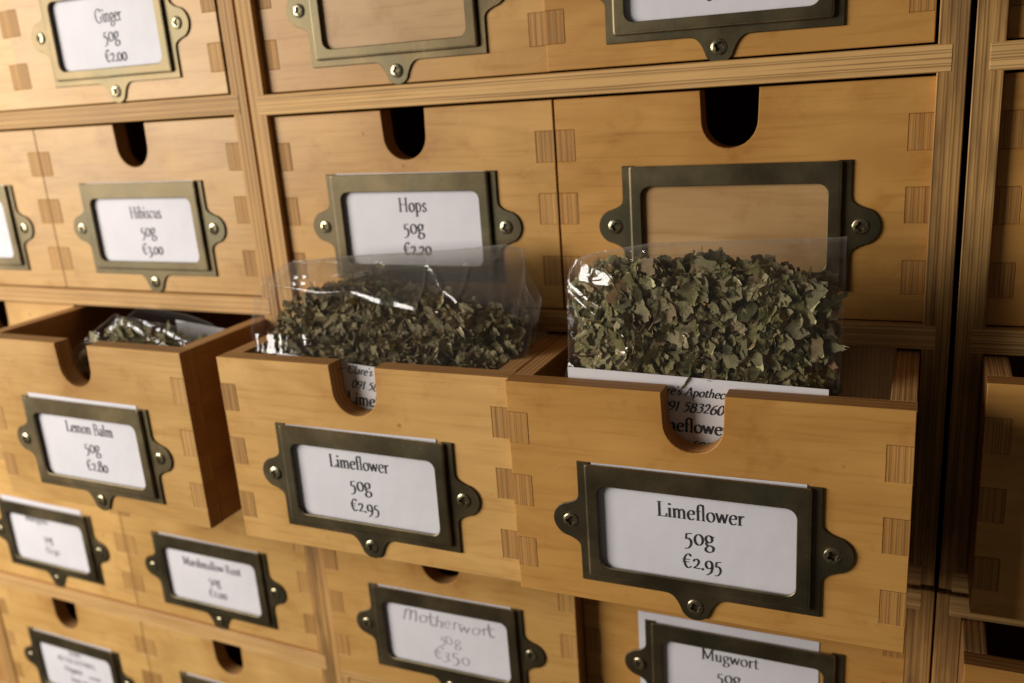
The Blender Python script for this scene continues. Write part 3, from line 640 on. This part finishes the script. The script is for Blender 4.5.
# ------------------------------------------------------------------ dried leaves
def leaf_mesh(seed, long=1.0, stuff_tone=None):
    r = random.Random(seed); bm = bmesh.new(); n = r.choice((9, 10, 10, 11))
    L = r.uniform(.36, .62); W = L * r.uniform(.5, .85) / long
    curl = r.uniform(-.8, .8); fold = r.choice((r.uniform(-.3, .3), r.uniform(-.9, .9))); off = Vector((r.uniform(0, 50), r.uniform(0, 50), r.uniform(0, 50)))
    def pos(a, q):
        k = 1 + 0.13 * math.sin(a * r_f[0] + r_f[1]) + 0.09 * math.sin(a * 5 + r_f[1] * 2) + r_j[int(a * 99) % 7] * .5
        x, z = W * q * k * math.cos(a), L * q * k * math.sin(a)
        y = curl * x * x * 1.5 + fold * abs(x) * 0.8 + curl * 0.5 * z * z
        nv = noise.noise_vector(Vector((x, z, 0)) * 4.2 + off); n2 = noise.noise(Vector((x, z, 0)) * 10 + off)
        return Vector((x + nv.x * .055, y + nv.y * 0.15 + n2 * .05, z + nv.z * .055))
    r_f = (r.choice((2, 3, 4)), r.uniform(0, 6)); r_j = [r.uniform(-.2, .2) for _ in range(7)]
    c = bm.verts.new(pos(0, 0)); A = [2 * math.pi * i / n for i in range(n)]
    B = [2 * math.pi * i / (2 * n) for i in range(2 * n)]
    i1 = [bm.verts.new(pos(a, .40)) for a in A]; i2 = [bm.verts.new(pos(a, .76)) for a in A]; i3 = [bm.verts.new(pos(a, 1.0 + r.uniform(-.13, .09))) for a in B]
    for i in range(n):
        j = (i + 1) % n
        bm.faces.new((c, i1[i], i1[j])); bm.faces.new((i1[i], i2[i], i2[j], i1[j]))
        if r.random() > 0.14:
            bm.faces.new((i2[i], i3[2 * i], i3[2 * i + 1])); bm.faces.new((i2[i], i3[2 * i + 1], i2[j])); bm.faces.new((i2[j], i3[2 * i + 1], i3[(2 * i + 2) % (2 * n)]))
    return bm
def with_tone(me, fn):
    at = me.attributes.new('tone', 'FLOAT', 'POINT')
    at.data.foreach_set('value', [fn(i) for i in range(len(me.vertices))])
LEAVES = []
for s in range(26):
    me = finish('dried_leaf', leaf_mesh(100 + s, 1.0 if s % 3 else 1.8), M['leaf'], True); with_tone(me, lambda i: 0.0); LEAVES.append(me)
LEAVES_BROWN = []
for me in LEAVES:
    mb = me.copy(); mb.materials[0] = M['leaf_brown']; LEAVES_BROWN.append(mb)
def twig_mesh(seed):
    r = random.Random(seed); bm = bmesh.new(); n = 6; prev = None
    L = r.uniform(1.0, 2.2); b1, b2 = r.uniform(-.25, .25), r.uniform(-.2, .2); rr = r.uniform(.022, .04)
    for i in range(n):
        t = i / (n - 1) - .5; c = Vector((b1 * math.sin(t * 5), b2 * math.cos(t * 4), t * L))
        ring = [bm.verts.new(c + Vector((math.cos(a), math.sin(a), 0)) * rr * (1.1 - .5 * (t + .5))) for a in (0, 1.257, 2.513, 3.77, 5.027)]
        if prev:
            for k in range(5): bm.faces.new((prev[k], prev[(k + 1) % 5], ring[(k + 1) % 5], ring[k]))
        else: bm.faces.new(ring)
        prev = ring
    bm.faces.new(prev)
    return finish('stem', bm, M['stem'], True)
TWIGS = [twig_mesh(900 + i) for i in range(5)]

def lerp(a, b, t): return a + (b - a) * t
def interp(pts, x):
    if x <= pts[0][0]: return pts[0][1]
    for (x0, y0), (x1, y1) in zip(pts, pts[1:]):
        if x <= x1: return lerp(y0, y1, (x - x0) / (x1 - x0))
    return pts[-1][1]
def seg_dist(px, pz, line):
    best = 9; bt = 0
    for (x0, z0), (x1, z1) in zip(line, line[1:]):
        dx, dz = x1 - x0, z1 - z0; L2 = dx * dx + dz * dz
        t = max(0, min(1, ((px - x0) * dx + (pz - z0) * dz) / L2))
        qx, qz = px - x0 - t * dx, pz - z0 - t * dz
        d = math.hypot(qx, qz)
        if d < best: best = d; bt = 1 if (qx * dz - qz * dx) > 0 else -1
    return best * bt

def fill_bag(root, org, front, xr, zr, top, n_leaf, depth, seed, tilt, lscale=1.0, n_crumb=900, n_twig=10, brown=False):
    """individual leaves against the front film, crumbs behind them"""
    r = random.Random(seed); pts = []
    def rnd_xz():
        while True:
            x, z = r.uniform(*xr), r.uniform(*zr)
            if z < top(x) - 0.2: return x, z
    for k in range(n_leaf):
        best = None
        for _ in range(14):
            x, z = rnd_xz(); d = min([(x - a) ** 2 + (z - b) ** 2 for a, b in pts] or [9])
            if best is None or d > best[0]: best = (d, x, z)
        pts.append(best[1:])
    for i, (x, z) in enumerate(pts):
        dpt = (0.16 if z > 11.2 else 0.30) + r.uniform(0.0, 0.5) ** 1.3
        if z > top(x) - 0.5: dpt += r.uniform(0, depth * 0.4)
        o = link('dried_leaf', r.choice(LEAVES_BROWN if brown else LEAVES), root, Vector((x, front(x, z) + dpt, z)) - org)
        o.rotation_euler = Euler((tilt + r.gauss(0, .24), r.uniform(0, 6.28), r.gauss(0, .28)), 'XYZ')
        s = lscale * (.5 + .9 * r.random() ** 1.5); o.scale = (s * r.choice((1, .8, .5, .4) if brown else (1, 1, .8, .55)), s * (r.uniform(.25, .6) if brown else r.uniform(.22, .55)), s)
    for i in range(n_twig):
        x, z = rnd_xz(); o = link('stem', r.choice(TWIGS), root, Vector((x, front(x, z) + 0.10, z)) - org)
        o.rotation_euler = (tilt + r.uniform(-.25, .25), r.uniform(0, 3.1), r.uniform(-.4, .4)); o.scale = (lscale,) * 3
    bm = bmesh.new(); tones = []
    for k in range(n_crumb):
        x, z = rnd_xz(); s = lscale * r.uniform(.35, .9)
        src = leaf_mesh(500 + k % 30)
        mt = Matrix.Translation(Vector((x, front(x, z) + r.uniform(.22, 1.0) ** 1.5 * max(.6, depth), z)) - org) @ Euler((tilt + r.gauss(0, .5), r.uniform(0, 6.28), r.gauss(0, .5))).to_matrix().to_4x4() @ Matrix.Diagonal((s, s * .6, s, 1))
        tn = r.random(); idx = {}
        for v in src.verts: idx[v] = bm.verts.new(mt @ v.co); tones.append(tn)
        for f in src.faces: bm.faces.new([idx[v] for v in f.verts])
        src.free()
    bm.verts.index_update()
    me = finish('leaf_crumbs', bm, M['leaf_brown' if brown else 'leaf']); with_tone(me, lambda i: tones[i])
    o = link('leaf_crumbs', me, root); o['kind'] = 'stuff'

def film_sheet(root, org, xfun, zfun, yfun, nx, nz, hz):
    bm = bmesh.new(); grid = []; haze = []
    for sheet in (0, 1):
        g = []
        for j in range(nz + 1):
            row = []
            for i in range(nx + 1):
                s, t = i / nx, j / nz
                x = xfun(s, t); z = zfun(s, t); y = yfun(x, z, s, t, sheet)
                row.append(bm.verts.new(Vector((x, y, z)) - org)); haze.append(hz(x, z, s, t, sheet))
            g.append(row)
        for j in range(nz):
            for i in range(nx): bm.faces.new((g[j][i], g[j][i + 1], g[j + 1][i + 1], g[j + 1][i]))
        grid.append(g)
    bm.verts.index_update()
    for v in bm.verts: v.co *= S
    bm.normal_update(); me = bpy.data.meshes.new('cellophane_film'); bm.to_mesh(me); bm.free(); me.materials.append(M['film'])
    for p in me.polygons: p.use_smooth = True
    at = me.attributes.new('haze', 'FLOAT', 'POINT'); at.data.foreach_set('value', haze)
    return link('cellophane_film', me, root)
def edge_glint(s, t): return 0.16 * max(0, 1 - (1 - t) / .012) + 0.10 * max(0, 1 - min(s, 1 - s) / .012) + (0.03 if t > .955 else 0)  # extra haze paints highlights along the film edges, plus a faint seal band
def ridge(x, z, line, wd, amp):
    d = seg_dist(x, z, line); return amp * math.exp(-(d / wd) ** 2)
def gnoise(x, z, sc_, seed): return noise.noise(Vector((x * sc_, z * sc_, seed)))

# ---- standing bag in the front limeflower drawer
ORG = Vector((23.3, -4.3, 1.75))
bagR = thing('herb_bag', 'clear bag of green dried leaves standing upright in the front open drawer', 'bag', 'clear bags of dried herbs', ORG)
R_top = [(17.9, 13.8), (18.7, 14.5), (19.9, 15.0), (21.1, 14.95), (22.3, 15.0), (23.4, 15.3), (24.5, 15.1), (25.9, 15.0), (26.95, 14.8), (28.3, 14.3), (28.7, 13.6)]
R_edge = [(17.9, 14.2), (18.2, 14.85), (19.1, 15.2), (21.4, 15.58), (25.5, 15.70), (28.5, 15.75)]
def R_front0(x, z): 
    bul = max(0, 1 - ((x - 23.3) / 5.6) ** 2)
    wl = max(0, min(1.1, (21.4 - x) / 3.4)); wr = max(0, (x - 26.6) / 2); h = max(0, min(1, (z - 9.6) / .8))
    return -5.28 - 0.07 * (z - 9.5) + h * (1.0 * wl ** 2.4 + .45 * wr * wr) + 0.30 * max(0, z - 13.9) ** 2 - 0.20 * bul * max(0, 1 - ((z - 11.8) / 3.2) ** 2) * (1 if z > 10.2 else .3)
R_L = [([(17.9, 13.95), (18.7, 13.4), (19.5, 12.9), (20.3, 12.37), (21.2, 11.98)], .16, .20),
       ([(18.1, 13.85), (18.5, 13.1), (18.8, 12.45), (19.2, 11.4), (19.1, 10.4)], .07, .08),
       
       ([(25.8, 14.98), (27, 14.95), (28.25, 15.0)], .06, .09),
       ([(28.35, 15.0), (28.3, 13), (28.2, 10.2)], .10, .04),
       ([(21, 15.1), (23.5, 15.25), (25.6, 15.2)], .10, .06)]
def creases(seed, n, x0, x1, z0, z1, amp):
    r = random.Random(seed); out = []
    for _ in range(n):
        x, z, a, L = r.uniform(x0, x1), r.uniform(z0, z1), r.uniform(0, math.pi), r.uniform(.5, 1.8)
        b = a + r.uniform(-.7, .7); m_ = (x + L * math.cos(a), z + L * math.sin(a))
        out.append(([(x, z), m_, (m_[0] + .7 * L * math.cos(b), m_[1] + .7 * L * math.sin(b))], r.uniform(.045, .09), r.uniform(.4, 1) * amp))
    return out
R_L += creases(4, 20, 18.2, 28, 10.4, 15.2, .07)
def R_y(x, z, s, t, sheet):
    y = R_front0(x, z)
    if sheet:
        th = 2.2 * math.sqrt(max(0, 1 - ((x - 23.3) / 5.5) ** 2)) * min(1, max(0, (15.2 - z) / 1.6)) ** .6
        return y + 0.03 + th + 0.12 * gnoise(x, z, .9, 9)
    k = max(0, min(1, (z - 9.4) / .9))
    for line, wd, amp in R_L: y -= k * ridge(x, z, line, wd, amp)
    y -= k * (0.04 * abs(gnoise(x, z, 1.1, 3)) + 0.05 * gnoise(x, z, .5, 5))
    return y
film_sheet(bagR, ORG, lambda s, t: lerp(17.86 + .35 * t ** 6, 28.45, s) + .05 * math.sin(t * 9),
           lambda s, t: lerp(2.2, interp(R_edge, lerp(17.9, 28.5, s)), t), R_y, 130, 150,
           lambda x, z, s, t, sh: edge_glint(s, t) + (0.015 + 0.02 * max(0, min(1, (z - interp(R_top, x)) / .25))) * (1 if sh == 0 else .6))
fill_bag(bagR, ORG, R_front0, (18.5, 28.15), (9.3, 15.3), lambda x: interp(R_top, x), 300, 1.7, 11, 0.0, 0.86, 2600, 16)
def sticker(root, org, x0, x1, zt0, zt1, h, y, texts):
    bm = bmesh.new(); g = []
    for j in range(7):
        row = []
        for i in range(21):
            s = i / 20; x = lerp(x0, x1, s); z = lerp(zt0, zt1, s) - h * j / 6
            row.append(bm.verts.new(Vector((x, y, z)) - org))
        g.append(row)
    for j in range(6):
        for i in range(20): bm.faces.new((g[j][i], g[j][i + 1], g[j + 1][i + 1], g[j + 1][i]))
    st = link('product_label', finish('product_label', bm, M['sticker']), root)
    if not texts: return
    bm = bmesh.new()
    ro = math.atan2(zt1 - zt0, x1 - x0)
    for t, x, z, em, kw in texts:
        put_text(bm, t, x - org.x, z - org.z, y - 0.012 - org.y, em, rot=ro, **kw)
    link('lettering', text_finish(bm, M['ink']), st)
IT = dict(slant=.28, nib=(.055, .032), sx=.98, serif=False)
sticker(bagR, ORG, 18.3, 28.1, 10.74, 10.52, 7.0, -5.56,
        [("Clare's Apothecary", 21.62, 9.93, .47, dict(IT, align='l')), ('091 583260', 22.0, 9.27, .56, dict(IT, align='l', sx=1.05, lining=True)),
         ('Limeflower', 21.55, 8.47, .72, dict(nib=(.064, .028), sx=.96, align='l')), ('50g', 23.25, 7.80, .6, dict(nib=(.06, .026), sx=.95, align='l'))])

# ---- reclining bag in the left limeflower drawer
ORG2 = Vector((8.6, -3.6, 1.75))
bagM = thing('herb_bag', 'creased clear bag of crumbled dried herbs leaning back in the left limeflower drawer', 'bag', 'clear bags of dried herbs', ORG2)
M_top = [(2.4, 11.4), (3.0, 12.3), (3.6, 12.8), (5.1, 13.05), (6.2, 13.35), (6.7, 13.7), (7.3, 13.4), (8.4, 13.05), (10.4, 12.9), (12, 12.6), (14.4, 12.1), (15.4, 11.6)]
M_edge = [(1.4, 13.15), (2.3, 14.0), (6.5, 14.32), (10.2, 14.5), (13.8, 14.75), (14.7, 14.5), (15.0, 13.2), (15.7, 12.3)]
def M_front0(x, z):
    b = max(0, 1 - ((x - 8.6) / 7) ** 2) * max(0, 1 - ((z - 11.8) / 1.6) ** 2)
    return max(-5.25, -5.2 + 0.80 * (z - 9.9)) + .10 * max(0, x - 12.2) ** 2
M_L = [([(3.3, 13.46), (6.2, 13.56), (9.4, 13.86), (13.7, 14.17)], .08, .14), ([(3.3, 13.2), (5.0, 13.3), (6.0, 13.5)], .08, .10),
       ([(10.0, 14.5), (10.8, 13.7), (11.4, 13.1), (12.3, 12.65), (12.5, 12.15), (11.4, 12.23)], .06, .11),
       ([(12.5, 13.9), (12.45, 13.1), (12.3, 12.65)], .06, .10), ([(11.4, 13.1), (11.1, 12.6), (11.2, 12.2)], .06, .08),
       ([(13.7, 14.2), (15.2, 14.1)], .12, .12)]
M_L += [(l, wd * 2.2, am) for l, wd, am in creases(9, 7, 9.5, 14.5, 10.5, 13.0, .09) + creases(5, 3, 3, 7, 10.4, 11.2, .07)]
def M_y(x, z, s, t, sheet):
    y = M_front0(x, z)
    if sheet:
        th = 2.4 * math.sqrt(max(0, 1 - ((x - 8.6) / 7.2) ** 2)) * min(1, max(0, (13.9 - z) / 2.0)) ** .6
        return y + .03 + th + .1 * gnoise(x, z, .8, 2)
    k = max(0, min(1, (z - 10.1) / 1.0))
    for line, wd, amp in M_L: y -= k * ridge(x, z, line, wd, amp)
    y -= k * (0.03 * abs(gnoise(x, z, .9, 21)) + 0.07 * gnoise(x, z, .4, 15))
    return y
film_sheet(bagM, ORG2, lambda s, t: lerp(2.3 - .9 * max(0, t - .75) / .25 * (1 if t < .93 else max(0, 1 - (t - .93) / .07 * .8)), 15.75, s),
           lambda s, t: lerp(2.2, interp(M_edge, lerp(1.6, 15.7, s)), t), M_y, 150, 150,
           lambda x, z, s, t, sh: edge_glint(s, t) + (0.02 + 0.10 * max(0, min(1, (z - interp(M_top, x)) / .3))) * (1 if sh == 0 else .6))
def film_flap():
    bm = bmesh.new(); g = []; haze = []
    for j in range(41):
        row = []
        for i in range(101):
            s_, t = i / 100, j / 40; x = lerp(1.5, 10.4, s_) + .12 * math.sin(t * 5)
            z = lerp(interp(FLAP_LO, x), interp(FLAP_HI, x), t)
            y = M_front0(x, z) - .16 - .24 * math.sin(min(t / .34, 1) * math.pi) * (1 - .5 * s_) - .05 * gnoise(x, z, .7, 40) + .12 * t
            row.append(bm.verts.new(Vector((x, y, z)) - ORG2)); haze.append(.05 + edge_glint(s_, 1 - t) + .5 * edge_glint(s_, t))
        g.append(row)
    for j in range(40):
        for i in range(100): bm.faces.new((g[j][i], g[j][i + 1], g[j + 1][i + 1], g[j + 1][i]))
    bm.verts.index_update()
    for v in bm.verts: v.co *= S
    me = bpy.data.meshes.new('cellophane_flap'); bm.to_mesh(me); bm.free(); me.materials.append(M['film'])
    for p in me.polygons: p.use_smooth = True
    at = me.attributes.new('haze', 'FLOAT', 'POINT'); at.data.foreach_set('value', haze)
    link('cellophane_flap', me, bagM)
fill_bag(bagM, ORG2, M_front0, (2.7, 15.2), (9.6, 14.0), lambda x: interp(M_top, x), 300, 2.2, 23, -0.65, 0.78, 2400, 28, True)
FLAP_LO = [(1.5, 13.05), (3.0, 12.85), (5.0, 12.62), (6.8, 12.7), (8.5, 12.4), (10.4, 12.2)]; FLAP_HI = [(1.5, 13.3), (2.4, 13.95), (6.5, 14.3), (10.4, 14.45)]
film_flap()
IT2 = dict(IT)
sticker(bagM, ORG2, 3.8, 13.2, 10.42, 9.75, 6.5, -5.29,
        [("Clare's Apothecary", 7.62, 9.70, .50, dict(IT, align='l')), ('091 583260', 7.72, 9.00, .56, dict(IT, align='l', sx=1.05, lining=True)),
         ('Limeflower', 7.42, 8.26, .77, dict(nib=(.064, .028), sx=.96, align='l'))])

# ---- bag lying in the lemon balm drawer
ORG3 = Vector((-8.3, -2.2, 1.9))
bagL = thing('herb_bag', 'clear bag of dark dried leaves lying low inside the lemon balm drawer', 'bag', 'clear bags of dried herbs', ORG3)
def L_front0(x, z): return max(-5.0, -5.0 + 0.95 * (z - 8.2))
L_top = [(-12, 8.5), (-11, 9.2), (-9.4, 10.7), (-8.6, 10.4), (-6, 10.3), (-3.4, 9.9), (-2.2, 9.5)]
L_L = [([(-11.2, 9.3), (-10.0, 10.2), (-9.3, 10.9)], .1, .16), ([(-6.1, 10.3), (-5.9, 9.8), (-5.7, 9.3)], .16, .22), ([(-8.9, 10.9), (-6, 10.2), (-3.4, 9.5)], .1, .18), ([(-7.5, 10.9), (-5, 10.4), (-3, 9.9)], .1, .12)]
L_L += creases(14, 18, -12, -2.5, 8.6, 10.8, .10)
def L_y(x, z, s, t, sheet):
    y = L_front0(x, z)
    if sheet: return y + .05 + 1.8 * math.sqrt(max(0, 1 - ((x + 7.6) / 6) ** 2))
    k = 1 if z > 8.3 else 0
    for line, wd, amp in L_L: y -= k * ridge(x, z, line, wd, amp)
    return y - k * (.16 * abs(gnoise(x, z, 1.5, 31)) + .12 * gnoise(x, z, .8, 4))
film_sheet(bagL, ORG3, lambda s, t: lerp(-13.2, -2.2, s), lambda s, t: lerp(5.0, interp([(-13.2, 8.0), (-12, 8.6), (-10.9, 9.5), (-9.3, 11.0), (-7.5, 10.8), (-5.7, 10.7), (-3.4, 10.45), (-2.2, 10.2)], lerp(-13.2, -2.2, s)), t), L_y, 110, 80,
           lambda x, z, s, t, sh: .012 + edge_glint(s, t))
fill_bag(bagL, ORG3, L_front0, (-12.2, -2.6), (6.8, 10.9), lambda x: interp(L_top, x), 160, 1.6, 37, -0.7, 0.95, 500, 4)
sticker(bagL, ORG3, -6.2, -1.9, 10.45, 10.0, 1.6, -1.2, [])
